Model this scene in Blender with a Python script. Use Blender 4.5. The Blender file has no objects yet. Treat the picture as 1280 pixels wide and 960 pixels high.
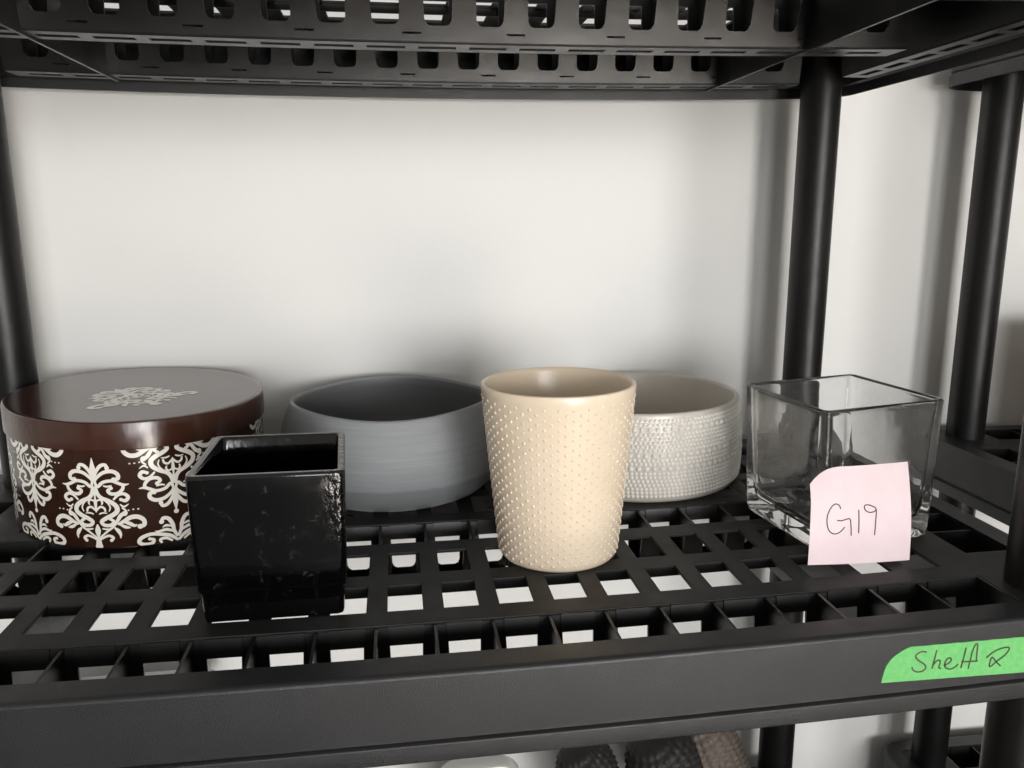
import bpy, bmesh, math, random
from mathutils import Vector, Matrix
random.seed(7)
sc = bpy.context.scene
COL = sc.collection

# ------------------------------------------------------------------ camera
cd = bpy.data.cameras.new('camera'); cam = bpy.data.objects.new('camera', cd); COL.objects.link(cam)
R = (0.98983, -0.14212, -0.00557); U = (0.03435, 0.20085, 0.97902); B = (-0.13802, -0.96926, 0.20369)
cam.matrix_world = Matrix(((R[0], U[0], B[0], -0.0402), (R[1], U[1], B[1], -0.4652), (R[2], U[2], B[2], 0.2765), (0, 0, 0, 1)))
cd.sensor_width = 36; cd.lens = 28.43; cd.clip_start = 0.02; cd.clip_end = 60
sc.camera = cam

# ------------------------------------------------------------------ light
w = bpy.data.worlds.new('World'); sc.world = w; w.use_nodes = True
bg = w.node_tree.nodes['Background']; bg.inputs[0].default_value = (1.0, 0.97, 0.92, 1); bg.inputs[1].default_value = 0.45
def area(name, loc, target, sx, sy, power, col):
    l = bpy.data.lights.new(name, 'AREA'); l.shape = 'RECTANGLE'; l.size = sx; l.size_y = sy; l.energy = power; l.color = col
    o = bpy.data.objects.new(name, l); COL.objects.link(o); o.location = loc
    o.rotation_euler = (Vector(target) - Vector(loc)).to_track_quat('-Z', 'Y').to_euler(); return o
# a window across the room, slightly to the right of the shelf and barely above its height
area('window_light', (1.30, -4.95, 0.42), (0.15, 0.3, 0.12), 1.25, 1.05, 80, (1.0, 0.98, 0.95))
# the open door round that window, and the daylight falling on the floor in front of it
area('door_light', (0.75, -5.30, 0.45), (0.0, 0.3, 0.12), 2.4, 1.7, 112, (0.98, 0.985, 1.0))
dl = area('floor_daylight', (1.33, -4.4, 2.6), (1.33, -4.4, -0.6), 0.7, 5.4, 2200, (1.0, 0.95, 0.90)); dl.data.spread = math.radians(18)
dl.rotation_euler = (0, 0, math.radians(15))
sc.view_settings.view_transform = 'Standard'; sc.view_settings.look = 'None'
sc.view_settings.exposure = 0.2; sc.view_settings.gamma = 1.0
sc.render.engine = 'CYCLES'
sc.cycles.max_bounces = 16; sc.cycles.transmission_bounces = 14; sc.cycles.glossy_bounces = 6; sc.cycles.transparent_max_bounces = 12
sc.render.resolution_x = 1024; sc.render.resolution_y = 768

# ------------------------------------------------------------------ materials
def mat(name, col, rough=0.5, spec=0.5, **kw):
    m = bpy.data.materials.new(name); m.use_nodes = True
    b = m.node_tree.nodes['Principled BSDF']
    b.inputs['Base Color'].default_value = (*col, 1); b.inputs['Roughness'].default_value = rough
    b.inputs['Specular IOR Level'].default_value = spec
    for k, v in kw.items(): b.inputs[k].default_value = v
    return m
def N(m, t, **kw):
    n = m.node_tree.nodes.new(t)
    for k, v in kw.items(): setattr(n, k, v)
    return n
def L(m, a, b): m.node_tree.links.new(a, b)
def bsdf(m): return m.node_tree.nodes['Principled BSDF']
def coords(m, scale=(1, 1, 1)):
    tc = N(m, 'ShaderNodeTexCoord'); mp = N(m, 'ShaderNodeMapping'); mp.inputs['Scale'].default_value = scale
    L(m, tc.outputs['Object'], mp.inputs['Vector']); return mp.outputs[0]
def noise(m, scale, detail=4, rough=0.55, vscale=(1, 1, 1), dist=0):
    n = N(m, 'ShaderNodeTexNoise'); n.inputs['Scale'].default_value = scale; n.inputs['Detail'].default_value = detail
    n.inputs['Roughness'].default_value = rough; n.inputs['Distortion'].default_value = dist
    L(m, coords(m, vscale), n.inputs['Vector']); return n.outputs['Fac']
def ramp(m, fac, stops):
    r = N(m, 'ShaderNodeValToRGB'); e = r.color_ramp.elements
    while len(e) < len(stops): e.new(0.5)
    for i, (p, c) in enumerate(stops): e[i].position = p; e[i].color = (*c, 1) if len(c) == 3 else c
    L(m, fac, r.inputs['Fac']); return r.outputs['Color']
def bump(m, fac, strength, dist=0.001, prev=None):
    b = N(m, 'ShaderNodeBump'); b.inputs['Strength'].default_value = strength; b.inputs['Distance'].default_value = dist
    L(m, fac, b.inputs['Height'])
    if prev is not None: L(m, prev, b.inputs['Normal'])
    return b.outputs['Normal']

def g3(v): return (v, v, v)
def black_plastic(name, lo, hi, r0, r1, stip, tint=(1.02, 0.97)):
    m = mat(name, g3(lo), 0.5, 0.5)
    n1 = noise(m, 9, 5, 0.6); L(m, ramp(m, n1, [(0.3, (lo*tint[0], lo, lo*tint[1])), (0.7, (hi*tint[0], hi*0.99, hi*tint[1]))]), bsdf(m).inputs['Base Color'])
    n2 = noise(m, 30, 4, 0.6); L(m, ramp(m, n2, [(0.3, g3(r0)), (0.7, g3(r1))]), bsdf(m).inputs['Roughness'])
    b1 = bump(m, noise(m, 1500 if stip < 0.45 else 1150, 2, 0.5), stip, 0.0004)
    L(m, bump(m, noise(m, 25, 2, 0.5), 0.12, 0.004, b1), bsdf(m).inputs['Normal'])
    return m
M_PL = black_plastic('black_plastic', 0.005, 0.009, 0.30, 0.40, 0.2)
bsdf(M_PL).inputs['Specular IOR Level'].default_value = 0.34
M_DECK = black_plastic('deck_plastic', 0.010, 0.016, 0.42, 0.55, 0.2)
bsdf(M_DECK).inputs['Specular IOR Level'].default_value = 0.28
M_FA = black_plastic('stippled_black_plastic', 0.007, 0.0105, 0.40, 0.50, 0.6, (0.95, 1.16))
bsdf(M_FA).inputs['Specular IOR Level'].default_value = 0.52
M_PO = black_plastic('post_plastic', 0.004, 0.007, 0.32, 0.42, 0.35)
bsdf(M_PO).inputs['Specular IOR Level'].default_value = 0.34

M_WALL = mat('painted_wall', (0.80, 0.79, 0.765), 0.55, 0.35)
L(M_WALL, ramp(M_WALL, noise(M_WALL, 1.7, 4, 0.55), [(0.3, (0.775, 0.765, 0.735)), (0.7, (0.81, 0.805, 0.785))]), bsdf(M_WALL).inputs['Base Color'])
L(M_WALL, bump(M_WALL, noise(M_WALL, 140, 3, 0.6), 0.12, 0.001), bsdf(M_WALL).inputs['Normal'])
M_FLOOR = mat('concrete', (0.36, 0.345, 0.32), 0.75)
L(M_FLOOR, ramp(M_FLOOR, noise(M_FLOOR, 3, 6), [(0.3, (0.10, 0.096, 0.09)), (0.7, (0.145, 0.138, 0.128))]), bsdf(M_FLOOR).inputs['Base Color'])

M_CREAM = mat('cream_glaze', (0.71, 0.575, 0.43), 0.26, 0.5)
L(M_CREAM, ramp(M_CREAM, noise(M_CREAM, 22, 4), [(0.3, (0.755, 0.63, 0.48)), (0.7, (0.79, 0.665, 0.515))]), bsdf(M_CREAM).inputs['Base Color'])
L(M_CREAM, bump(M_CREAM, noise(M_CREAM, 120, 2), 0.15, 0.001), bsdf(M_CREAM).inputs['Normal'])
M_CDOT = mat('cream_glaze_dots', (0.775, 0.65, 0.50), 0.24, 0.5)
M_TAUPE = mat('taupe_glaze', (0.42, 0.375, 0.325), 0.3, 0.5)
L(M_TAUPE, ramp(M_TAUPE, noise(M_TAUPE, 14, 4), [(0.3, (0.53, 0.49, 0.43)), (0.7, (0.60, 0.56, 0.50))]), bsdf(M_TAUPE).inputs['Base Color'])
M_BEAD = mat('white_beads', (0.70, 0.675, 0.635), 0.42, 0.45)
L(M_BEAD, ramp(M_BEAD, noise(M_BEAD, 40, 3), [(0.35, (0.74, 0.71, 0.66)), (0.65, (0.83, 0.805, 0.765))]), bsdf(M_BEAD).inputs['Base Color'])

# grey bowl: brushed upper glaze, darker dipped foot band (a real change of finish at one height)
M_BOWL = mat('grey_brushed_glaze', (0.16, 0.17, 0.18), 0.5, 0.5)
def bowl_mat(m):
    tc = N(m, 'ShaderNodeTexCoord'); sp = N(m, 'ShaderNodeSeparateXYZ'); L(m, tc.outputs['Object'], sp.inputs[0])
    st = noise(m, 16, 5, 0.7, (1, 1, 22)); st2 = noise(m, 60, 4, 0.7, (1, 1, 9))
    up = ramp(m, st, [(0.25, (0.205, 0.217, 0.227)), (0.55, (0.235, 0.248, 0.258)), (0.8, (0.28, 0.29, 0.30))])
    edge = N(m, 'ShaderNodeMath', operation='MULTIPLY_ADD'); L(m, st2, edge.inputs[0]); edge.inputs[1].default_value = 0.006
    L(m, sp.outputs['Z'], edge.inputs[2])
    mr = N(m, 'ShaderNodeMapRange'); mr.inputs['From Min'].default_value = 0.0315; mr.inputs['From Max'].default_value = 0.0335
    L(m, edge.outputs[0], mr.inputs['Value'])
    mx = N(m, 'ShaderNodeMix', data_type='RGBA'); L(m, mr.outputs[0], mx.inputs['Factor'])
    mx.inputs['A'].default_value = (0.165, 0.176, 0.18, 1); L(m, up, mx.inputs['B'])
    L(m, mx.outputs['Result'], bsdf(m).inputs['Base Color'])
    L(m, ramp(m, st2, [(0.3, g3(0.55)), (0.7, g3(0.72))]), bsdf(m).inputs['Roughness'])
    L(m, bump(m, st, 0.08, 0.0010), bsdf(m).inputs['Normal'])
bowl_mat(M_BOWL)
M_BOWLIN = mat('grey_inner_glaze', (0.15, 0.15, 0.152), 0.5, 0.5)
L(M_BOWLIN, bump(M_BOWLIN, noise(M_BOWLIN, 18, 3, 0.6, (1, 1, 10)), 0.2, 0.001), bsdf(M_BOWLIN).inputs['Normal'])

M_BLK = mat('black_gloss_glaze', (0.006, 0.006, 0.007), 0.1, 0.5)
def blk(m):
    sm = noise(m, 120, 5, 0.6, (1, 1, 0.8), 0.5)
    scuff = ramp(m, sm, [(0.615, g3(0.0)), (0.74, g3(0.9))])
    mx = N(m, 'ShaderNodeMix', data_type='RGBA'); L(m, scuff, mx.inputs['Factor'])
    mx.inputs['A'].default_value = (0.0012, 0.0012, 0.0014, 1); mx.inputs['B'].default_value = (0.02, 0.02, 0.021, 1)
    L(m, mx.outputs['Result'], bsdf(m).inputs['Base Color'])
    L(m, ramp(m, sm, [(0.3, g3(0.06)), (0.64, g3(0.13)), (0.76, g3(0.38))]), bsdf(m).inputs['Roughness'])
    b1 = bump(m, noise(m, 38, 3, 0.6), 0.08, 0.0015)
    tc = N(m, 'ShaderNodeTexCoord'); sp = N(m, 'ShaderNodeSeparateXYZ'); L(m, tc.outputs['Object'], sp.inputs[0])
    mr = N(m, 'ShaderNodeMapRange', interpolation_type='SMOOTHSTEP'); mr.inputs['From Min'].default_value = 0.034; mr.inputs['From Max'].default_value = 0.053; L(m, sp.outputs['X'], mr.inputs['Value'])
    mz = N(m, 'ShaderNodeMapRange', interpolation_type='SMOOTHSTEP'); mz.inputs['From Min'].default_value = 0.03; mz.inputs['From Max'].default_value = 0.085; L(m, sp.outputs['Z'], mz.inputs['Value'])
    nb = N(m, 'ShaderNodeMath', operation='SUBTRACT'); L(m, noise(m, 95, 4, 0.6, (1, 1, 0.6)), nb.inputs[0]); nb.inputs[1].default_value = 0.5
    mu = N(m, 'ShaderNodeMath', operation='MULTIPLY'); L(m, mr.outputs[0], mu.inputs[0]); L(m, nb.outputs[0], mu.inputs[1])
    mv = N(m, 'ShaderNodeMath', operation='MULTIPLY'); L(m, mu.outputs[0], mv.inputs[0]); L(m, mz.outputs[0], mv.inputs[1])
    b1 = bump(m, mv.outputs[0], 0.7, 0.0040, b1)     # crinkled glaze run along one edge
    L(m, bump(m, noise(m, 170, 3, 0.6), 0.12, 0.0005, b1), bsdf(m).inputs['Normal'])
blk(M_BLK)

def paper(name, c0, c1, r):
    m = mat(name, c0, r, 0.5)
    L(m, ramp(m, noise(m, 25, 4), [(0.3, c0), (0.7, c1)]), bsdf(m).inputs['Base Color'])
    L(m, ramp(m, noise(m, 60, 4), [(0.3, g3(r*0.75)), (0.7, g3(r*1.35))]), bsdf(m).inputs['Roughness'])
    L(m, bump(m, noise(m, 38, 3, 0.6, (1, 1, 0.45)), 0.38, 0.0014), bsdf(m).inputs['Normal'])
    return m
M_BROWN = paper('brown_glossy_paper', (0.026, 0.0105, 0.0065), (0.034, 0.0135, 0.0085), 0.2)
M_LID = paper('brown_lid_paper', (0.038, 0.0135, 0.008), (0.048, 0.017, 0.010), 0.2)
M_LIDTOP = paper('brown_lid_top_paper', (0.038, 0.0135, 0.008), (0.048, 0.017, 0.010), 0.11)
for n_ in M_LIDTOP.node_tree.nodes:
    if n_.type == 'BUMP': n_.inputs['Strength'].default_value = 0.06
M_PRINT = mat('cream_print', (0.80, 0.765, 0.69), 0.14, 0.5)
M_NOTE = mat('pink_paper', (0.80, 0.60, 0.63), 0.85, 0.2)
L(M_NOTE, ramp(M_NOTE, noise(M_NOTE, 40, 3), [(0.3, (0.82, 0.665, 0.695)), (0.7, (0.86, 0.71, 0.735))]), bsdf(M_NOTE).inputs['Base Color'])
M_TAPE = mat('green_tape', (0.13, 0.60, 0.11), 0.75, 0.25)
L(M_TAPE, ramp(M_TAPE, noise(M_TAPE, 260, 4, 0.7), [(0.3, (0.125, 0.42, 0.13)), (0.7, (0.17, 0.50, 0.17))]), bsdf(M_TAPE).inputs['Base Color'])
L(M_TAPE, bump(M_TAPE, noise(M_TAPE, 700, 3, 0.6, (1, 1, 0.5)), 0.5, 0.0004), bsdf(M_TAPE).inputs['Normal'])
M_INK = mat('ink', (0.025, 0.022, 0.03), 0.5)
M_INK2 = mat('brown_ink', (0.045, 0.05, 0.025), 0.5)

M_GLASS = mat('clear_glass', (0.99, 0.995, 0.99), 0.0, 0.5)
bsdf(M_GLASS).inputs['Transmission Weight'].default_value = 1.0; bsdf(M_GLASS).inputs['IOR'].default_value = 1.47
def glass(m):
    b1 = bump(m, noise(m, 22, 2, 0.5), 0.13, 0.004)
    L(m, b1, bsdf(m).inputs['Normal'])
    out = m.node_tree.nodes['Material Output']
    df = N(m, 'ShaderNodeBsdfDiffuse'); df.inputs['Color'].default_value = (0.6, 0.6, 0.58, 1)
    mx = N(m, 'ShaderNodeMixShader')
    L(m, ramp(m, noise(m, 60, 6, 0.7, (1, 1, 1), 0.4), [(0.45, g3(0.0)), (0.8, g3(0.06))]), mx.inputs[0])
    tr = N(m, 'ShaderNodeBsdfTransparent'); tr.inputs['Color'].default_value = (0.97, 0.98, 0.975, 1)
    m2 = N(m, 'ShaderNodeMixShader'); m2.inputs[0].default_value = 0.03; L(m, bsdf(m).outputs[0], m2.inputs[1]); L(m, tr.outputs[0], m2.inputs[2])
    L(m, m2.outputs[0], mx.inputs[1]); L(m, df.outputs[0], mx.inputs[2]); L(m, mx.outputs[0], out.inputs['Surface'])
glass(M_GLASS)
M_WBLK = mat('black_weave', (0.014, 0.013, 0.013), 0.65)
M_WBRN = mat('brown_weave', (0.12, 0.095, 0.078), 0.7)
M_WHITE = mat('white_enamel', (0.72, 0.71, 0.68), 0.35)
M_TAN = mat('tan_panel', (0.44, 0.37, 0.29), 0.5)
M_BIN = mat('grey_bin_plastic', (0.50, 0.50, 0.51), 0.4)
M_CARD = mat('cardboard', (0.34, 0.24, 0.155), 0.8)
L(M_CARD, ramp(M_CARD, noise(M_CARD, 12, 5), [(0.3, (0.31, 0.215, 0.14)), (0.7, (0.37, 0.265, 0.175))]), bsdf(M_CARD).inputs['Base Color'])

# ------------------------------------------------------------------ helpers
def link(name, me, m, parent=None, smooth=None, bev=None):
    o = bpy.data.objects.new(name, me); COL.objects.link(o)
    if m is not None and not me.materials: me.materials.append(m)
    if parent is not None: o.parent = parent
    if smooth is not None:
        me.polygons.foreach_set('use_smooth', [True]*len(me.polygons)); me.set_sharp_from_angle(angle=math.radians(smooth))
    if bev:
        b = o.modifiers.new('bevel', 'BEVEL'); b.width = bev; b.segments = 2; b.limit_method = 'ANGLE'; b.angle_limit = math.radians(40)
    return o
def mesh(name, verts, faces):
    me = bpy.data.meshes.new(name); me.from_pydata([tuple(v) for v in verts], [], faces); me.update(); return me
def thing(name, label, cat, loc=(0, 0, 0), rot=(0, 0, 0), group=None):
    o = bpy.data.objects.new(name, None); COL.objects.link(o); o.location = loc; o.rotation_euler = rot; o.empty_display_size = 0.03
    return tag(o, label, cat, group)
def tag(o, label, cat, group=None):
    o['label'] = label; o['category'] = cat
    if group: o['group'] = group
    return o
class MB:
    def __init__(s): s.v = []; s.f = []
    def add(s, v, f):
        k = len(s.v); s.v += v; s.f += [tuple(i+k for i in q) for q in f]
    def plate(s, xs, ys, solid, pos):
        """grid plate with openings: pos(i, j, level) -> xyz, level 0 bottom / 1 top"""
        idx = {}; v = []; f = []
        def V(i, j, l):
            k = (i, j, l)
            if k not in idx: idx[k] = len(v); v.append(pos(i, j, l))
            return idx[k]
        nx, ny = len(xs)-1, len(ys)-1
        S = lambda i, j: 0 <= i < nx and 0 <= j < ny and solid(i, j)
        for i in range(nx):
            for j in range(ny):
                if not S(i, j): continue
                f.append((V(i, j, 1), V(i+1, j, 1), V(i+1, j+1, 1), V(i, j+1, 1)))
                f.append((V(i, j, 0), V(i, j+1, 0), V(i+1, j+1, 0), V(i+1, j, 0)))
                if not S(i-1, j): f.append((V(i, j, 0), V(i, j, 1), V(i, j+1, 1), V(i, j+1, 0)))
                if not S(i+1, j): f.append((V(i+1, j, 0), V(i+1, j+1, 0), V(i+1, j+1, 1), V(i+1, j, 1)))
                if not S(i, j-1): f.append((V(i, j, 0), V(i+1, j, 0), V(i+1, j, 1), V(i, j, 1)))
                if not S(i, j+1): f.append((V(i, j+1, 0), V(i, j+1, 1), V(i+1, j+1, 1), V(i+1, j+1, 0)))
        s.add(v, f)
    def loops(s, rings, cap0=True, cap1=True, closed=False):
        n = len(rings[0]); v = [p for r in rings for p in r]; f = []
        m = len(rings); rng = range(m if closed else m-1)
        for a in rng:
            b = (a+1) % m
            for i in range(n): j = (i+1) % n; f.append((a*n+i, a*n+j, b*n+j, b*n+i))
        if not closed and cap0: f.append(tuple(range(n-1, -1, -1)))
        if not closed and cap1: f.append(tuple((m-1)*n+i for i in range(n)))
        s.add(v, f)
    def box(s, x0, x1, y0, y1, z0, z1):
        s.loops([[(x0, y0, z0), (x1, y0, z0), (x1, y1, z0), (x0, y1, z0)], [(x0, y0, z1), (x1, y0, z1), (x1, y1, z1), (x0, y1, z1)]])
    def me(s, name): return mesh(name, s.v, s.f)
def rsq(hx, hy, r, n=5):
    out = []
    for cx, cy, a0 in ((hx-r, hy-r, 0), (-hx+r, hy-r, 90), (-hx+r, -hy+r, 180), (hx-r, -hy+r, 270)):
        for k in range(n+1):
            a = math.radians(a0+90*k/n); out.append((cx+r*math.cos(a), cy+r*math.sin(a)))
    return out
def lathe(name, prof, n=128):
    mb = MB(); rings = []
    for r, z in prof:
        if r > 1e-6: rings.append([(r*math.cos(2*math.pi*i/n), r*math.sin(2*math.pi*i/n), z) for i in range(n)])
    mb.loops(rings); return mb.me(name)

# ------------------------------------------------------------------ the setting
def sheet(name, v, m):
    o = link(name, mesh(name, v, [(0, 1, 2, 3)]), m); o['kind'] = 'structure'; return o
WALL_Y = 0.505
mb = MB(); mb.box(-3.0, 3.5, WALL_Y, WALL_Y+0.1, -0.60, 2.2); o = link('wall', mb.me('wall'), M_WALL); o['kind'] = 'structure'
mb = MB(); mb.box(-3.5, 5.0, -10, WALL_Y, -0.72, -0.60); o = link('floor', mb.me('floor'), M_FLOOR); o['kind'] = 'structure'

# ------------------------------------------------------------------ plastic shelving units
HW, D = 0.487, 0.4746
SAG = 0.006
def sag(x): return -SAG*(1-(x/0.457)**2)
PITCH = 0.04144
COLS = [PITCH*k for k in range(-9, 10)]
HX = 0.0130
YROWS = [(0.0878, 0.1301), (0.1503, 0.1929)]
YROWS += [(D-b, D-a) for a, b in reversed(YROWS)]
CH = [(0.0227, 0.0669), (0.2139, 0.2607), (D-0.0669, D-0.0227)]
SIDE = (0.4235, 0.4643); SIDEY = (0.105, D-0.105)
CHX = 0.4045
def P3(x, y, z): return (x, y, z+sag(x))

def deck_mesh():
    mb = MB(); ex = HW-0.0215
    xs = sorted(set([-ex, ex, -SIDE[1], -SIDE[0], SIDE[0], SIDE[1], -CHX, CHX] + [c+s*HX for c in COLS for s in (-1, 1)]))
    ys = sorted(set([0.0212, D-0.0212, SIDEY[0], SIDEY[1]] + [y for r in YROWS for y in r] + [y for r in CH for y in r]))
    def solid(i, j):
        x = (xs[i]+xs[i+1])/2; y = (ys[j]+ys[j+1])/2
        for a, b in CH:
            if a < y < b and abs(x) < CHX: return False
        if SIDE[0] < abs(x) < SIDE[1] and SIDEY[0] < y < SIDEY[1]: return False
        if abs(x) > SIDE[1] and SIDEY[0]-0.003 < y < SIDEY[1]+0.003: return False
        for a, b in YROWS:
            if a < y < b and any(abs(x-c) < HX for c in COLS): return False
        if y < 0.0227 and abs(x) < CHX or y > D-0.0227 and abs(x) < CHX: return False
        return True
    mb.plate(xs, ys, solid, lambda i, j, l: P3(xs[i], ys[j], -0.0003 if l else -0.0033))
    return mb.me('shelf_deck')
def flange_mesh():
    mb = MB(); xs = [-CHX+2*CHX*i/24 for i in range(25)]
    mb.plate(xs, [0, 1], lambda i, j: True, lambda i, j, l: P3(xs[i], j*0.002, -0.002 if l else -0.0095))
    return mb.me('flange')
def rim_mesh():
    prof = [(0.0227, 0.0), (0.0045, 0.0), (0.0018, -0.0006), (0.0005, -0.0018), (0, -0.0035), (0, -0.0455), (0.0016, -0.0466), (0.0016, -0.0482), (-0.0012, -0.0490), (-0.0018, -0.0500),
            (-0.0018, -0.0610), (-0.0012, -0.0620), (0.0010, -0.0620), (0.0012, -0.0515), (0.0042, -0.0495), (0.0036, -0.0040), (0.0227, -0.0036)]
    r = 0.03; path = []
    def seg(a, b, n, nrm):
        for k in range(1, n): path.append((a[0]+(b[0]-a[0])*k/n, a[1]+(b[1]-a[1])*k/n, *nrm))
    cs = [(HW-r, r, 270), (HW-r, D-r, 0), (-HW+r, D-r, 90), (-HW+r, r, 180)]
    for q, (cx, cy, a0) in enumerate(cs):
        for k in range(7):
            a = math.radians(a0+15*k); path.append((cx+r*math.cos(a), cy+r*math.sin(a), math.cos(a), math.sin(a)))
        nx = cs[(q+1) % 4]; a1 = math.radians(a0+90); n = (math.cos(a1), math.sin(a1))
        seg((cx+r*n[0], cy+r*n[1]), (nx[0]+r*n[0], nx[1]+r*n[1]), 30 if q % 2 else 8, n)
    mb = MB()
    mb.loops([[P3(x-nx*d, y-ny*d, z) for d, z in reversed(prof)] for x, y, nx, ny in path], closed=True)
    return mb.me('fascia')
ZB, ZT = -0.0530, -0.0025
def channel_mesh(width, cols, half, holes, swap):
    """tapered trough: two slanted walls with rounded openings and a slotted floor"""
    mb = MB(); tw, bw = width/2, 0.0130
    zs = [ZB, -0.0478, -0.0462, -0.0415, -0.0400, -0.0368, -0.0115, ZT]
    inn = {-0.0415: 0.0050, -0.0400: 0.0024, -0.0368: 0.0008}
    fins = [(a+b)/2 for a, b in zip(cols[:-1], cols[1:])]
    xs = sorted(set([-half, half] + [c+s*HX*0.90 for c in cols for s in (-1, 1)] + [f+s*0.0075 for f in fins for s in (-1, 1)]))
    def mp(l, w, z): return P3(l, w, z) if not swap else (w, l, z)
    for sgn in (-1, 1):
        def solid(i, j):
            x = (xs[i]+xs[i+1])/2; z = (zs[j]+zs[j+1])/2
            if holes and -0.0415 < z < -0.0115 and any(abs(x-c) < HX*0.90 for c in cols): return False
            if holes and -0.0478 < z < -0.0462 and any(abs(x-f) < 0.0075 for f in fins[::2]): return False
            return True
        def pos(i, j, l):
            x, z = xs[i], zs[j]
            if holes and z in inn:
                for c in cols:
                    if abs(abs(x-c)-HX*0.90) < 1e-6: x -= math.copysign(inn[z], x-c)
            wd = bw+(tw-bw)*(z-ZB)/(-ZB)
            return mp(x, sgn*(wd+(0.0022 if (l == 1) else 0)), z)
        mb.plate(xs, zs, solid, pos)
        if holes and sgn > 0:        # thicker panels above each opening, on the trough side of the wall
            for c in cols:
                za, zb = -0.0143, -0.0012
                wf = lambda z: bw+(tw-bw)*(z-ZB)/(-ZB)
                q = lambda x, z, t: mp(x, sgn*(wf(z)+t), z)
                h = HX*0.98
                mb.loops([[q(c-h, za, 0.001), q(c+h, za, 0.001), q(c+h, zb, 0.001), q(c-h, zb, 0.001)], [q(c-h, za, -0.0014), q(c+h, za, -0.0014), q(c+h, zb, -0.0014), q(c-h, zb, -0.0014)]])
    sx = sorted(set([-half, half] + [c+s*0.0155 for c in cols for s in (-1, 1)])); ws = [-bw-0.0022, -0.0045, 0.0045, bw+0.0022]
    mb.plate(sx, ws, lambda i, j: not (j == 1 and any(abs((sx[i]+sx[i+1])/2-c) < 0.0155 for c in cols)),
             lambda i, j, l: mp(sx[i], ws[j], ZB-0.0018 if l == 0 else ZB+0.0004))
    for e in (-1, 1):       # end walls
        a, b = e*half, e*(half-0.002)
        mb.loops([[mp(a, -bw, ZB), mp(a, bw, ZB), mp(a, tw, -0.001), mp(a, -tw, -0.001)], [mp(b, -bw, ZB), mp(b, bw, ZB), mp(b, tw, -0.001), mp(b, -tw, -0.001)]])
    return mb.me('channel')
def rib_mesh(width, swap):
    tw, bw, t = width/2+0.0008, 0.0135, 0.0011
    pts = [(-bw-0.0008, ZB+0.007), (bw+0.0008, ZB+0.007), (tw, -0.0018), (-tw, -0.0018)]
    f = lambda l, w, z: (l, w, z) if not swap else (w, l, z)
    mb = MB(); mb.loops([[f(-t, w, z) for w, z in pts], [f(t, w, z) for w, z in pts]]); return mb.me('rib')
def bulk_mesh(y0, y1):
    mb = MB(); k = 0.0090
    pts = [(y0+k, ZB-0.0042), (y1-k, ZB-0.0042), (y1-0.001, -0.0028), (y0+0.001, -0.0028)]
    mb.loops([[(-0.0013, y, z) for y, z in pts], [(0.0013, y, z) for y, z in pts]]); return mb.me('cross_wall')
SCOLS = [D/2+PITCH*(k-2.5) for k in range(6)]
ME = dict(deck=deck_mesh(), flange=flange_mesh(), rim=rim_mesh(), ch_a=channel_mesh(CH[0][1]-CH[0][0], COLS, CHX, True, False), ch_b=channel_mesh(CH[1][1]-CH[1][0], COLS, CHX, True, False),
          side=channel_mesh(SIDE[1]-SIDE[0], [c-D/2 for c in SCOLS], (SIDEY[1]-SIDEY[0])/2, False, True),
          rib_a=rib_mesh(CH[0][1]-CH[0][0], False), rib_b=rib_mesh(CH[1][1]-CH[1][0], False), rib_s=rib_mesh(SIDE[1]-SIDE[0], True),
          bulk=bulk_mesh(CH[0][0], CH[2][1]))
def put(name, key, m, parent, loc=(0, 0, 0), bev=None, smooth=None):
    o = link(name, ME[key], m, parent, smooth, bev); o.location = loc; return o
FINS = [(a+b)/2 for a, b in zip(COLS[:-1], COLS[1:])]
def shelf(unit, z):
    s = put('shelf', 'deck', M_DECK, unit, (0, 0, z), bev=0.0007)
    fa = put('fascia', 'rim', M_FA, s, smooth=50); wn = fa.modifiers.new('weighted_normal', 'WEIGHTED_NORMAL'); wn.keep_sharp = True
    for k, (a, b) in enumerate(CH):
        put('channel', 'ch_b' if k == 1 else 'ch_a', M_PL, s, (0, (a+b)/2, 0))
        for x in FINS: put('rib', 'rib_b' if k == 1 else 'rib_a', M_PL, s, (x, (a+b)/2, sag(x)))
    for sx in (-1, 1):
        put('channel', 'side', M_PL, s, (sx*(SIDE[0]+SIDE[1])/2, D/2, sag(0.444)))
        for a, b in zip(SCOLS[:-1], SCOLS[1:]): put('rib', 'rib_s', M_PL, s, (sx*(SIDE[0]+SIDE[1])/2, (a+b)/2, sag(0.444)))
        x = sx*PITCH*7.5
        put('cross_wall', 'bulk', M_PL, s, (x, 0, sag(x)))
    for y in (YROWS[0][1], YROWS[2][1]): put('flange', 'flange', M_PL, s, (0, y+0.0004, 0))
    return s
PX, PY = 0.4375, 0.0476
def post_mesh(h, r=0.0219):
    mb = MB(); n = 40
    mb.loops([[(rr*math.cos(2*math.pi*i/n), rr*math.sin(2*math.pi*i/n), z) for i in range(n)] for rr, z in ((r, 0), (r, 0.04), (r, h/2), (r, h-0.04), (r, h))])
    return mb.me('post')
def unit(label, loc, zs, floor):
    u = thing('shelving_unit', label, 'shelving unit', loc, group='shelving units along the wall')
    for z in zs: shelf(u, z)
    spans = [(floor-loc[2], zs[0]-0.02)] + [(a-0.004, b-0.010) for a, b in zip(zs[:-1], zs[1:])]
    for a, b in spans:
        me = post_mesh(b-a)
        for sx in (-1, 1):
            for y in (PY, D-PY):
                o = link('post', me, M_PO, u, 50); o.location = (sx*PX, y, a)
    return u
unit('black plastic shelving unit holding the pots, box and glass vase', (0, 0, 0), [-0.4766, 0, 0.4715], -0.60)
unit('second black plastic shelving unit along the same wall, beyond the glass vase', (1.107, 0.010, 0.0), [-0.468, 0, 0.485], -0.60)

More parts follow.
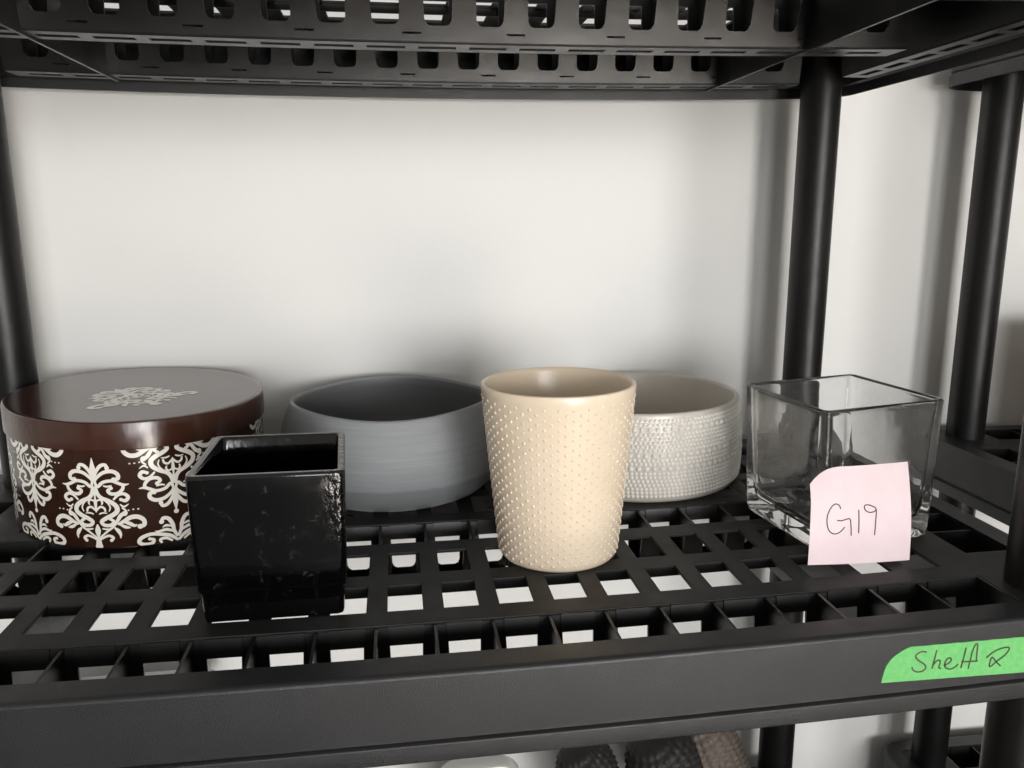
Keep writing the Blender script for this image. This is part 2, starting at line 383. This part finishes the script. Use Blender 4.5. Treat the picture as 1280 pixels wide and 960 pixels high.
# ------------------------------------------------------------------ placing on the sagging deck
def seat(x, r):
    sl = SAG*2*x/0.457**2
    return sag(x)+SAG/0.457**2*r*r-0.0004, (0, -math.atan(sl), 0)

# oval gift box ------------------------------------------------------------------
BX, BY, BA, BB, BT = -0.2975, 0.3612, 0.1163, 0.1327, 3.5806
bz, brot = seat(BX, 0.11)
box = thing('gift_box', 'oval dark brown lidded paper box printed with cream damask scrolls', 'box', (BX, BY, bz), brot)
def ell(a, b, ang):
    x, y = a*math.cos(ang), b*math.sin(ang); c, s = math.cos(BT), math.sin(BT)
    return (x*c-y*s, x*s+y*c)
NE = 144
def ering(d, z): return [(*ell(BA+d, BB+d, 2*math.pi*i/NE), z) for i in range(NE)]
LH, LB = 0.1125, 0.0885
mb = MB(); mb.loops([ering(d, z) for d, z in ((-0.0035, 0), (-0.0022, 0.0008), (-0.0018, 0.002), (-0.0018, 0.1), (-0.0035, 0.1), (-0.0035, 0.003), (-0.006, 0.003))])
body = link('body', mb.me('body'), M_BROWN, box, 35)
mb = MB(); mb.loops([ering(d, z) for d, z in ((-0.006, LH-0.0025), (-0.0014, LH-0.003), (-0.0014, LB), (-0.0004, LB-0.0003), (0.0001, LB+0.0004), (0.0001, LH-0.0018), (-0.0003, LH-0.0005), (-0.0012, LH), (-0.006, LH), (-0.05, LH))])
me = mb.me('lid'); me.materials.append(M_LID); me.materials.append(M_LIDTOP)
for p in me.polygons:
    if p.center.z > LH-0.0002: p.material_index = 1
lid = link('lid', me, None, box, 35)

# damask drawing: strokes of (x, y, half width) in motif units, right half, mirrored
MOTIF = [
 [(0, 2.06, .01), (0, 1.93, .05), (0, 1.80, .085), (0, 1.66, .05), (0, 1.55, .03)],
 [(.03, 1.62, .035), (.08, 1.76, .05), (.18, 1.88, .055), (.28, 1.90, .05), (.31, 1.83, .05)],
 [(.02, 1.50, .03), (.07, 1.60, .045), (.22, 1.72, .055), (.40, 1.75, .06), (.52, 1.68, .06), (.52, 1.58, .06), (.43, 1.56, .05)],
 [(.02, 1.55, .03), (.07, 1.40, .05), (.20, 1.50, .05), (.38, 1.53, .05), (.52, 1.47, .05), (.62, 1.43, .045), (.74, 1.44, .012)],
 [(.62, 1.43, .045), (.60, 1.33, .05), (.50, 1.24, .05), (.36, 1.23, .055), (.29, 1.30, .05), (.36, 1.36, .045)],
 [(.20, 1.42, .02), (.28, 1.40, .03), (.38, 1.42, .02)],
 [(.03, 1.38, .05), (.06, 1.24, .06), (.14, 1.14, .06), (.30, 1.06, .065), (.43, .95, .07), (.45, .83, .07), (.36, .74, .07), (.20, .66, .065), (.10, .58, .06), (.16, .50, .055), (.30, .50, .055), (.36, .58, .05), (.30, .64, .04)],
 [(.40, 1.10, .03), (.50, 1.20, .045), (.62, 1.22, .05), (.70, 1.14, .055), (.64, 1.06, .055), (.55, 1.09, .04)],
 [(.52, .98, .02), (.60, .92, .03), (.70, .98, .008)], [(.55, .90, .02), (.62, .84, .03), (.66, .76, .008)],
 [(0, 1.27, .05), (0, 1.16, .025), (0, 1.05, .05), (0, .94, .04), (0, .82, .025)],
 [(.02, 1.06, .025), (.10, 1.10, .03), (.15, 1.04, .03), (.13, .98, .02)],
 [(.02, .86, .03), (.10, .93, .035), (.18, .90, .035), (.20, .83, .03)],
 [(.16, 1.10, .012), (.26, 1.02, .022), (.31, .92, .024), (.28, .82, .015)],
 [(.06, .76, .02), (.14, .79, .025), (.24, .78, .012)],
 [(0, .50, .03), (.0, .38, .085), (0, .26, .05), (0, .22, .015)],
 [(.10, .42, .02), (.22, .40, .03), (.33, .42, .015)],
 [(.03, .20, .03), (.18, .33, .03), (.34, .46, .035), (.44, .60, .05), (.52, .72, .06), (.60, .76, .06)],
 [(.46, .52, .04), (.58, .58, .06), (.72, .66, .07), (.87, .66, .07), (.98, .57, .065), (.98, .46, .065), (.90, .43, .06)],
 [(.58, .56, .03), (.68, .52, .06), (.78, .46, .045), (.84, .48, .02)],
 [(.36, .44, .02), (.44, .36, .06), (.48, .26, .04), (.47, .18, .008)],
 [(.50, .50, .03), (.60, .44, .05), (.70, .42, .02)],
 [(.04, .16, .03), (.14, .22, .035), (.24, .25, .04), (.32, .20, .045), (.28, .14, .04)],
 [(0, .20, .05), (0, .10, .085), (0, .0, .085)],
 [(.68, .83, .022), (.69, .83, .022)], [(.78, .845, .022), (.79, .845, .022)], [(.88, .845, .022), (.89, .845, .022)],
]
FRAG = [
 [(0, .70, .05), (.001, .70, .05)],
 [(.02, .12, .04), (.08, .26, .05), (.10, .40, .055), (.18, .55, .055), (.29, .58, .05), (.33, .50, .05)],
 [(.12, .36, .02), (.24, .40, .035), (.32, .36, .01)], [(.10, .24, .03), (.24, .30, .045), (.40, .28, .03), (.48, .30, .01)],
 [(.02, .02, .04), (.16, .14, .05), (.34, .20, .05), (.56, .24, .05), (.76, .18, .055), (.82, .08, .055), (.72, .01, .055), (.56, .02, .05), (.52, .10, .045), (.60, .13, .035)],
 [(.14, .02, .03), (.26, .10, .04), (.38, .08, .04), (.36, .01, .03)],
]
def thin(g, k=0.73): return [[(x, y, max(h*k, 0.008)) for x, y, h in q] for q in g]
MOTIF, FRAG = thin(MOTIF), thin(FRAG, 0.8)
def catmull(p, n=6):
    q = [p[0]]+list(p)+[p[-1]]; out = []
    for i in range(1, len(q)-2):
        for k in range(n):
            t = k/n; out.append(tuple(0.5*(2*q[i][c]+(q[i+1][c]-q[i-1][c])*t+(2*q[i-1][c]-5*q[i][c]+4*q[i+1][c]-q[i+2][c])*t*t+(3*q[i][c]-q[i-1][c]-3*q[i+1][c]+q[i+2][c])*t**3) for c in range(len(p[0]))))
    out.append(tuple(q[-2])); return out
def ribbons(strokes, mapf, mirror=True, caps=True, n=6):
    """flat printed strokes with swelling width and round ends; mapf(x, y, lift index)"""
    mb = MB(); k = 0
    for st in strokes:
        for sg in ((1, -1) if mirror else (1,)):
            pts = catmull(st, n) if len(st) > 2 else list(st)
            L_, R_ = [], []
            for i, (x, y, h) in enumerate(pts):
                a = pts[max(i-1, 0)]; b = pts[min(i+1, len(pts)-1)]
                dx, dy = b[0]-a[0], b[1]-a[1]; l = math.hypot(dx, dy) or 1e-9
                nx, ny = -dy/l, dx/l
                L_.append(((x+nx*h), y+ny*h)); R_.append((x-nx*h, y-ny*h))
            v = []; f = []
            for a, b in zip(L_, R_): v += [mapf(sg*a[0], a[1], k), mapf(sg*b[0], b[1], k)]
            for i in range(len(pts)-1):
                q = (2*i, 2*i+1, 2*i+3, 2*i+2); f.append(q if sg > 0 else q[::-1])
            mb.add(v, f); k += 1
            if caps:
                for q_, (x, y, h) in enumerate((pts[0], pts[-1])):
                    if h < 0.015: continue
                    if mirror and q_ == 1 and h > 0.028: h *= 1.35
                    mb.add([mapf(sg*x+h*math.cos(2*math.pi*i/12), y+h*math.sin(2*math.pi*i/12), k) for i in range(12)], [tuple(range(12))]); k += 1
    return mb
# arc length table of the box side
TAB = [0.0]; prev = ell(BA-0.0018, BB-0.0018, 0)
for i in range(1, 3601):
    p = ell(BA-0.0018, BB-0.0018, math.radians(i/10)); TAB.append(TAB[-1]+math.hypot(p[0]-prev[0], p[1]-prev[1])); prev = p
PER = TAB[-1]
def ang_at(s):
    s %= PER; lo, hi = 0, 3600
    while hi-lo > 1:
        m_ = (lo+hi)//2
        if TAB[m_] <= s: lo = m_
        else: hi = m_
    return math.radians((lo+(s-TAB[lo])/(TAB[lo+1]-TAB[lo]))/10)
S0 = TAB[600]; UNIT = 0.0385
def side_map(s0, z0, fl):
    def f(x, y, k):
        e = 0.00010+0.0000015*k
        return (*ell(BA-0.0018+e, BB-0.0018+e, ang_at(s0+x*UNIT)), max(0.0012, z0+fl*y*UNIT))
    return f
STEP = PER/12
for k in range(12):
    s0 = S0+k*STEP
    if k % 2 == 0:
        link('damask_motif', ribbons(MOTIF, side_map(s0, 0.0025, 1)).me('damask_motif'), M_PRINT, body)
    else:
        link('damask_motif', ribbons(MOTIF, side_map(s0, 0.1085, -1)).me('damask_motif'), M_PRINT, body)
        link('damask_motif', ribbons(FRAG, side_map(s0, 0.0015, 1)).me('damask_motif'), M_PRINT, body)
ua = math.radians(129-90); lu = 0.049
def lid_map(x, y, k):
    X, Y = x*lu, (y-0.5)*lu*0.92
    px, py = -0.2790-BX+X*math.cos(ua)-Y*math.sin(ua), 0.318-BY+X*math.sin(ua)+Y*math.cos(ua)
    return (px, py, LH+0.00006+0.0000012*k)
link('damask_motif', ribbons(thin(MOTIF, 1.3), lid_map).me('damask_motif'), M_PRINT, lid)

# grey bowl ------------------------------------------------------------------
gz, grot = seat(-0.048, 0.07)
prof = [(.076, -.0004), (.086, .0006), (.097, .0055), (.1065, .0145), (.1125, .0265), (.1158, .039), (.1168, .052), (.1160, .065), (.1128, .079), (.1085, .090), (.1065, .0945), (.1058, .0968), (.1042, .0982), (.1022, .0980)]
inn = [(.1022, .0980), (.1008, .0955), (.1035, .085), (.108, .07), (.1105, .054), (.106, .035), (.094, .018), (.075, .010), (.04, .008)]
n = 160; mb = MB()
ring = lambda r, z: [((r+0.0009*math.sin(3*a+1)*z/0.1)*math.cos(a), (r+0.0009*math.sin(3*a+1)*z/0.1)*math.sin(a), z+0.0019*math.cos(3*(a-math.pi/2))*(z/0.098)**2) for a in (2*math.pi*i/n for i in range(n))]
mb.loops([ring(*p) for p in prof+inn[1:]])
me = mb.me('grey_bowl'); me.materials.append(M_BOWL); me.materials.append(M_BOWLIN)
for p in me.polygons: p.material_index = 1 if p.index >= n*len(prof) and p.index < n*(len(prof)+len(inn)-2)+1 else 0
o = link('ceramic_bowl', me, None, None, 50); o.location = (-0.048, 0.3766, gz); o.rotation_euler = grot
tag(o, 'wide brushed grey ceramic bowl with a darker rounded base', 'bowl')

# cream pot ------------------------------------------------------------------
cz, crot = seat(0.0908, 0.05)
pot = thing('flower_pot', 'tall glossy cream ceramic pot covered in small raised dots', 'pot', (0.0908, 0.1788, cz), crot)
def cr(z): return 0.0505+(0.0642-0.0505)*(z/0.1475)
prof = [(.045, 0), (.0485, .0006), (.0503, .003), (cr(.008), .008)] + [(cr(z), z) for z in (.03, .06, .09, .12, .138)] + [(cr(.1415)+.0003, .1415), (cr(.146)+.0003, .146), (.0637, .1482), (.0623, .1488), (.0609, .1480), (.0601, .1455), (.055, .10), (.050, .05), (.0465, .014), (.042, .010), (.02, .009)]
link('body', lathe('body', prof, 160), M_CREAM, pot, 50)
def dome(mb, p, nrm, r, h, seg=8):
    nrm = Vector(nrm).normalized(); t = nrm.orthogonal().normalized(); b = nrm.cross(t); p = Vector(p); v = []; f = []
    for rr, hh in ((1.0, -0.15), (0.86, 0.45), (0.5, 0.86)):
        for i in range(seg):
            a = 2*math.pi*i/seg; v.append(tuple(p+(t*math.cos(a)+b*math.sin(a))*r*rr+nrm*h*hh))
    v.append(tuple(p+nrm*h))
    for k in range(2):
        for i in range(seg): j = (i+1) % seg; f.append((k*seg+i, k*seg+j, (k+1)*seg+j, (k+1)*seg+i))
    for i in range(seg): f.append((2*seg+i, 2*seg+(i+1) % seg, 3*seg))
    mb.add(v, f)
mb = MB(); nd = 34; sl = (0.0642-0.0505)/0.1475; row = 0; z = 0.0060
while z < 0.1400:
    for i in range(nd):
        a = 2*math.pi*(i+0.5*(row % 2))/nd+random.uniform(-.004, .004); rr = cr(z)
        dome(mb, (rr*math.cos(a), rr*math.sin(a), z+random.uniform(-.0002, .0002)), (math.cos(a), math.sin(a), -sl), 0.0015*random.uniform(.92, 1.08), 0.0008)
    z += 0.0040; row += 1
o = link('raised_dots', mb.me('raised_dots'), M_CDOT, pot, 60); o['kind'] = 'stuff'

# beaded bowl ------------------------------------------------------------------
bz2, brot2 = seat(0.2198, 0.10)
bowl = thing('beaded_bowl', 'low round taupe bowl covered in rows of white beads', 'bowl', (0.2198, 0.3775, bz2), brot2)
ZR = [(-.0004, .101), (.0012, .1068), (.005, .1098), (.012, .1112), (.03, .1120), (.05, .1117), (.07, .1103), (.086, .1087)]
def br(z):
    for (z0, r0), (z1, r1) in zip(ZR[:-1], ZR[1:]):
        if z <= z1: return r0+(r1-r0)*(z-z0)/(z1-z0)
    return ZR[-1][1]
prof = [(r, z) for z, r in ZR]+[(.1085, .0895), (.1078, .0912), (.1062, .0918), (.1045, .0910), (.1037, .088), (.104, .05), (.103, .02), (.098, .011), (.06, .009)]
link('body', lathe('body', prof, 160), M_TAUPE, bowl, 50)
mb = MB(); z = 0.0872
rows = []
for kind in 'ssLsssssLssLssssssss':
    d = 0.0040 if kind == 's' else 0.0056
    z -= d; 
    if z < 0.006: break
    rows.append((z+d/2, d))
for q, (z, d) in enumerate(rows):
    nb = int(2*math.pi*br(z)/(d*1.12 if d < .005 else d*1.35)); r = d*0.5
    for i in range(nb):
        a = 2*math.pi*(i+0.37*q)/nb; rr = br(z); dz = 0.002; sl = (br(min(z+dz, .086))-br(z-dz))/(2*dz)
        dome(mb, (rr*math.cos(a), rr*math.sin(a), z), (math.cos(a), math.sin(a), -sl), r*random.uniform(.92, 1.05), d*0.42, 8)
o = link('beads', mb.me('beads'), M_BEAD, bowl, 60); o['kind'] = 'stuff'

# black square planter ------------------------------------------------------------------
kz, krot = seat(-0.134, 0.05)
pl = thing('square_planter', 'glossy black square ceramic planter with scuffed sides and recessed foot', 'planter', (-0.1345, 0.1360, kz), (krot[0], krot[1], math.radians(0.5)))
lv = lambda h, z, r, hy=None: [(x*(1-0.05*(y/h+1)) if x > 0 else x, y, z) for x, y in rsq(h, (hy or h), r, 5)]
mb = MB(); mb.loops([lv(h, z, r) for h, z, r in ((.0470, 0, .004), (.0486, .0010, .005), (.0492, .004, .005), (.0500, .0235, .005), (.046, .0242, .004))])
link('foot', mb.me('foot'), M_BLK, pl, 40)
mb = MB(); mb.loops([lv(h, z, r) for h, z, r in ((.046, .0230, .004), (.0508, .0232, .005), (.0516, .0240, .0055), (.0519, .027, .0055), (.0526, .06, .0055), (.0533, .095, .0055), (.0537, .1075, .0055), (.0534, .1092, .0052), (.0525, .1102, .0046),
      (.0500, .1104, .0040), (.0484, .1098, .0040), (.0476, .108, .004), (.0468, .09, .005), (.0460, .04, .005), (.044, .030, .006), (.040, .028, .006))])
link('body', mb.me('body'), M_BLK, pl, 40)

# glass cube vase ------------------------------------------------------------------
GX, GY, GR = 0.3520, 0.1925, math.radians(7.6)
vz, vrot = seat(GX, 0.055)
lvl = []
for h, z, r in ((.0500, 0, .010), (.0545, .0006, .010), (.0566, .0030, .0095), (.0574, .008, .008), (.0580, .03, .007), (.0588, .08, .0065), (.0597, .119, .006), (.0600, .1225, .006), (.0597, .1238, .0058), (.0588, .1246, .0054),
                (.0570, .1246, .005), (.0552, .1238, .005), (.0546, .122, .005), (.0534, .09, .006), (.0522, .05, .008), (.0510, .028, .010), (.0492, .0200, .012), (.0460, .0162, .013), (.040, .0152, .013), (.02, .0148, .01)):
    ring = []
    inner = len(lvl) >= 10
    for x, y in rsq(h, h, r, 6):
        d = (0.0003*math.sin(z*70+x*90)+0.00025*math.sin(z*41-y*110+1.3)) if inner and z > 0.02 else 0
        ring.append((x*(1+d/h), y*(1+d/h), z))
    lvl.append(ring)
mb = MB()
# subdivide straight sides so the thick walls can wave a little
def dens(ring):
    out = []
    for i, p in enumerate(ring):
        q = ring[(i+1) % len(ring)]; out.append(p)
        if i % 7 == 6:
            for k in range(1, 6): out.append(tuple(p[c]+(q[c]-p[c])*k/6 for c in range(3)))
    return out
mb.loops([dens(r) for r in lvl])
o = link('glass_vase', mb.me('glass_vase'), M_GLASS, None, 50); o.location = (GX, GY, vz); o.rotation_euler = (vrot[0], vrot[1], GR)
tag(o, 'clear thick-walled glass cube vase standing on the shelf', 'vase')

# pink sticky note on the vase ------------------------------------------------------------------
TL, TR, BR_, BL = (Vector(p) for p in ((0.2880, 0.1215, 0.0750), (0.3818, 0.1352, 0.0716), (0.3672, 0.1000, -0.0006), (0.2760, 0.0950, 0.0036)))
def note_pt(s, t, off=0):
    p = (BL*(1-s)+BR_*s)*(1-t)+(TL*(1-s)+TR*s)*t
    c = max(0, 1-s/0.42)**2*max(0, (t-0.62)/0.38)**1.6
    p = p+Vector((0.0, 0.006, -0.001))*c
    p = p+Vector((0.0, -0.0035, 0))*math.sin(math.pi*t)*(0.4+0.6*s)+Vector((0, -0.0015, 0))*math.sin(math.pi*s)
    return p
def note_off(s, t, off):
    e = 0.01; du = note_pt(s+e, t)-note_pt(s-e, t); dv = note_pt(s, t+e)-note_pt(s, t-e)
    return tuple(note_pt(s, t)+du.cross(dv).normalized()*off)
mb = MB(); ns = 24; ss = [i/ns for i in range(ns+1)]
mb.plate(ss, ss, lambda i, j: True, lambda i, j, l: note_off(ss[i], ss[j]*(1-0.17*max(0, 1-ss[i]/0.30)**2.4), 0.00012 if l else -0.00012))
note = link('sticky_note', mb.me('sticky_note'), M_NOTE, None, 40)
tag(note, 'pink sticky note marked G19 stuck to the glass cube vase', 'note')
def st_of(X, Y):
    yb = 890-0.044*(X-125); yt = 190-0.117*(X-150); t = (yb-Y)/(yb-yt); xl = 125+25*t; xr = 875-17*t
    return ((X-xl)/(xr-xl), t)
G19 = [[(345, 475), (335, 450), (310, 440), (280, 465), (255, 520), (250, 580), (265, 635), (300, 658), (340, 645), (375, 605)],
       [(320, 558), (350, 560), (385, 548), (410, 545), (418, 590), (422, 668)], [(473, 475), (475, 560), (475, 648)],
       [(600, 470), (585, 485), (550, 492), (520, 475), (515, 445), (540, 437), (575, 447), (600, 470), (597, 560), (592, 662)]]
st = [[(*st_of(x, y), 0.0056) for x, y in s] for s in G19]
link('handwriting', ribbons(st, lambda s, t, k: note_off(s, t, 0.00022+0.00001*k), mirror=False).me('handwriting'), M_INK, note)

# green tape ------------------------------------------------------------------
def tape_pt(s, t, y):
    xl = 0.2829+0.0035*t+0.0155*t**4; x = xl+(0.447-xl)*s
    zt, zb = -0.0160+0.0004*s, -0.0416-0.0028*s
    zz = zb+(zt-zb)*t+0.00015*math.sin(s*60)*(t if t > .5 else 0)
    return (x, y, zz)
mb = MB(); ss = [i/30 for i in range(31)]; tt = [0, .15, .35, .5, .65, .78, .88, .95, 1]
mb.plate(ss, tt, lambda i, j: True, lambda i, j, l: tape_pt(ss[i]**1.3, tt[j], -0.00055 if l else 0.0003))
tape = link('tape_strip', mb.me('tape_strip'), M_TAPE, None, 30)
tag(tape, 'strip of green masking tape reading Shelf 2 on the black fascia', 'tape')
SH = [[(0.315, -0.021), (0.3116, -0.0201), (0.308, -0.0215), (0.3068, -0.0237), (0.3095, -0.0268), (0.3141, -0.0301), (0.3153, -0.0331), (0.3127, -0.0353), (0.3085, -0.0353), (0.3054, -0.0331), (0.305, -0.0312)],
 [(0.3224, -0.0199), (0.3213, -0.0274), (0.3202, -0.034)], [(0.3204, -0.0321), (0.3229, -0.0285), (0.3255, -0.028), (0.326, -0.0307), (0.3253, -0.0335), (0.3273, -0.0345)],
 [(0.329, -0.0324), (0.3326, -0.0308), (0.3343, -0.0286), (0.3331, -0.0268), (0.3309, -0.0278), (0.3296, -0.031), (0.3306, -0.034), (0.3341, -0.0355), (0.3378, -0.0342), (0.3399, -0.032)],
 [(0.3447, -0.0199), (0.3437, -0.0275), (0.3423, -0.0356)], [(0.3481, -0.0366), (0.3489, -0.0309), (0.3499, -0.0233), (0.3517, -0.0182), (0.3534, -0.0188), (0.3535, -0.0255), (0.3537, -0.0313)],
 [(0.3422, -0.0307), (0.3489, -0.0309), (0.3549, -0.0312)],
 [(0.3612, -0.0293), (0.3656, -0.0256), (0.3711, -0.0232), (0.3768, -0.0225), (0.3782, -0.0243), (0.3756, -0.0284), (0.3703, -0.0323), (0.3659, -0.036), (0.3645, -0.0361), (0.3645, -0.0327), (0.3658, -0.0293), (0.3694, -0.0332), (0.3733, -0.0367)]]
# ribbons use an upward-facing frame, so caps are left to the shared 2-D drawing in metres
st = [[(x, z, 0.00058) for x, z in s] for s in SH]
mb = ribbons(st, lambda x, z, k: (x, -0.00075-0.00001*k, z), mirror=False)
link('handwriting', mb.me('handwriting'), M_INK2, tape)

# ------------------------------------------------------------------ things on the shelf below
LZ = -0.4766
def roll(x, y, lean, leany, r, h, m, label, twist):
    mb = MB(); nu, nv = 90, 108; rings = []
    for j in range(nv+1):
        t = j/nv; z = h*t
        cap = 1.0
        if t > 0.76: cap = math.sqrt(max(0, 1-((t-0.76)/0.24)**2))*0.8+0.2
        ring = []
        for i in range(nu):
            a = 2*math.pi*i/nu
            bmp = abs(math.sin(a*11+t*twist))*abs(math.sin(t*math.pi*17-a*2))
            rr = (r+0.0045*bmp)*cap; ring.append((rr*math.cos(a), rr*math.sin(a), z))
        rings.append(ring)
    mb.loops(rings); o = link('woven_roll', mb.me('woven_roll'), m, None, 60)
    o.location = (x, y, LZ+sag(x)+0.002+r*math.sin(abs(lean))); o.rotation_euler = (leany, lean, 0)
    tag(o, label, 'woven roll', 'woven rolls on the shelf below'); return o
roll(0.194, 0.355, math.radians(-16), 0, 0.033, 0.148, M_WBLK, 'slim black woven roll standing on the shelf below, next to the white tray', 3)
roll(0.288, 0.345, math.radians(-18), 0, 0.040, 0.158, M_WBLK, 'thicker black woven roll leaning beside the brown woven roll below', 3)
roll(0.362, 0.385, math.radians(-22), 0, 0.036, 0.146, M_WBRN, 'brown woven roll standing on the shelf below', 3)
tr = thing('tray', 'white framed tray with tan face standing on the shelf below', 'tray', (0.036, 0.360, LZ+sag(0.036)))
def yring(hx, hz, r, y, zc): return [(x, y, zc+z) for x, z in rsq(hx, hz, r, 6)]
mb = MB(); mb.loops([yring(h, v, r, y, 0.069) for h, v, r, y in ((.043, .063, .022, .004), (.043, .063, .022, -.007), (.0455, .066, .024, -.009), (.049, .068, .026, -.008), (.050, .069, .027, -.004), (.050, .069, .027, .012), (.046, .0655, .025, .016))])
link('frame', mb.me('frame'), M_WHITE, tr, 45)
mb = MB(); mb.loops([yring(.0435, .0635, .022, -.004, 0.069), yring(.0435, .0635, .022, .006, 0.069)])
link('face', mb.me('face'), M_TAN, tr, 45)
bn = thing('storage_bin', 'grey plastic storage bin standing on the shelf below under the oval box', 'bin', (-0.372, 0.318, LZ+sag(0.46)-0.001))
r4 = lambda hx, hy, r, z: [(x, y, z) for x, y in rsq(hx, hy, r, 5)]
mb = MB(); mb.loops([r4(.088, .125, .02, 0), r4(.092, .129, .02, .003), r4(.102, .140, .022, .22), r4(.0995, .1375, .02, .22), r4(.090, .127, .018, .005)])
link('body', mb.me('body'), M_BIN, bn, 45)
mb = MB(); mb.loops([r4(.101, .139, .022, .208), r4(.110, .148, .026, .209), r4(.111, .149, .026, .216), r4(.109, .147, .026, .222), r4(.0993, .1373, .02, .2225)], cap0=False, cap1=False)
link('rim', mb.me('rim'), M_BIN, bn, 45)
cb = thing('shadow_caster_box', 'unseen brown box added on the neighbouring shelving unit to shade the wall', 'box', (0.885, 0.275, -0.0035))  # guessed box out of view, added only to cast the wall's right-hand shadow
mb = MB(); mb.box(-.13, .13, -.12, .12, 0, .150); link('body', mb.me('body'), M_CARD, cb, bev=0.002)
mb = MB(); mb.box(-.1295, -.0008, -.1195, .1195, .1502, .153); link('flap', mb.me('flap'), M_CARD, cb, bev=0.0008)
mb = MB(); mb.box(.0008, .1295, -.1195, .1195, .1502, .153); link('flap', mb.me('flap'), M_CARD, cb, bev=0.0008)
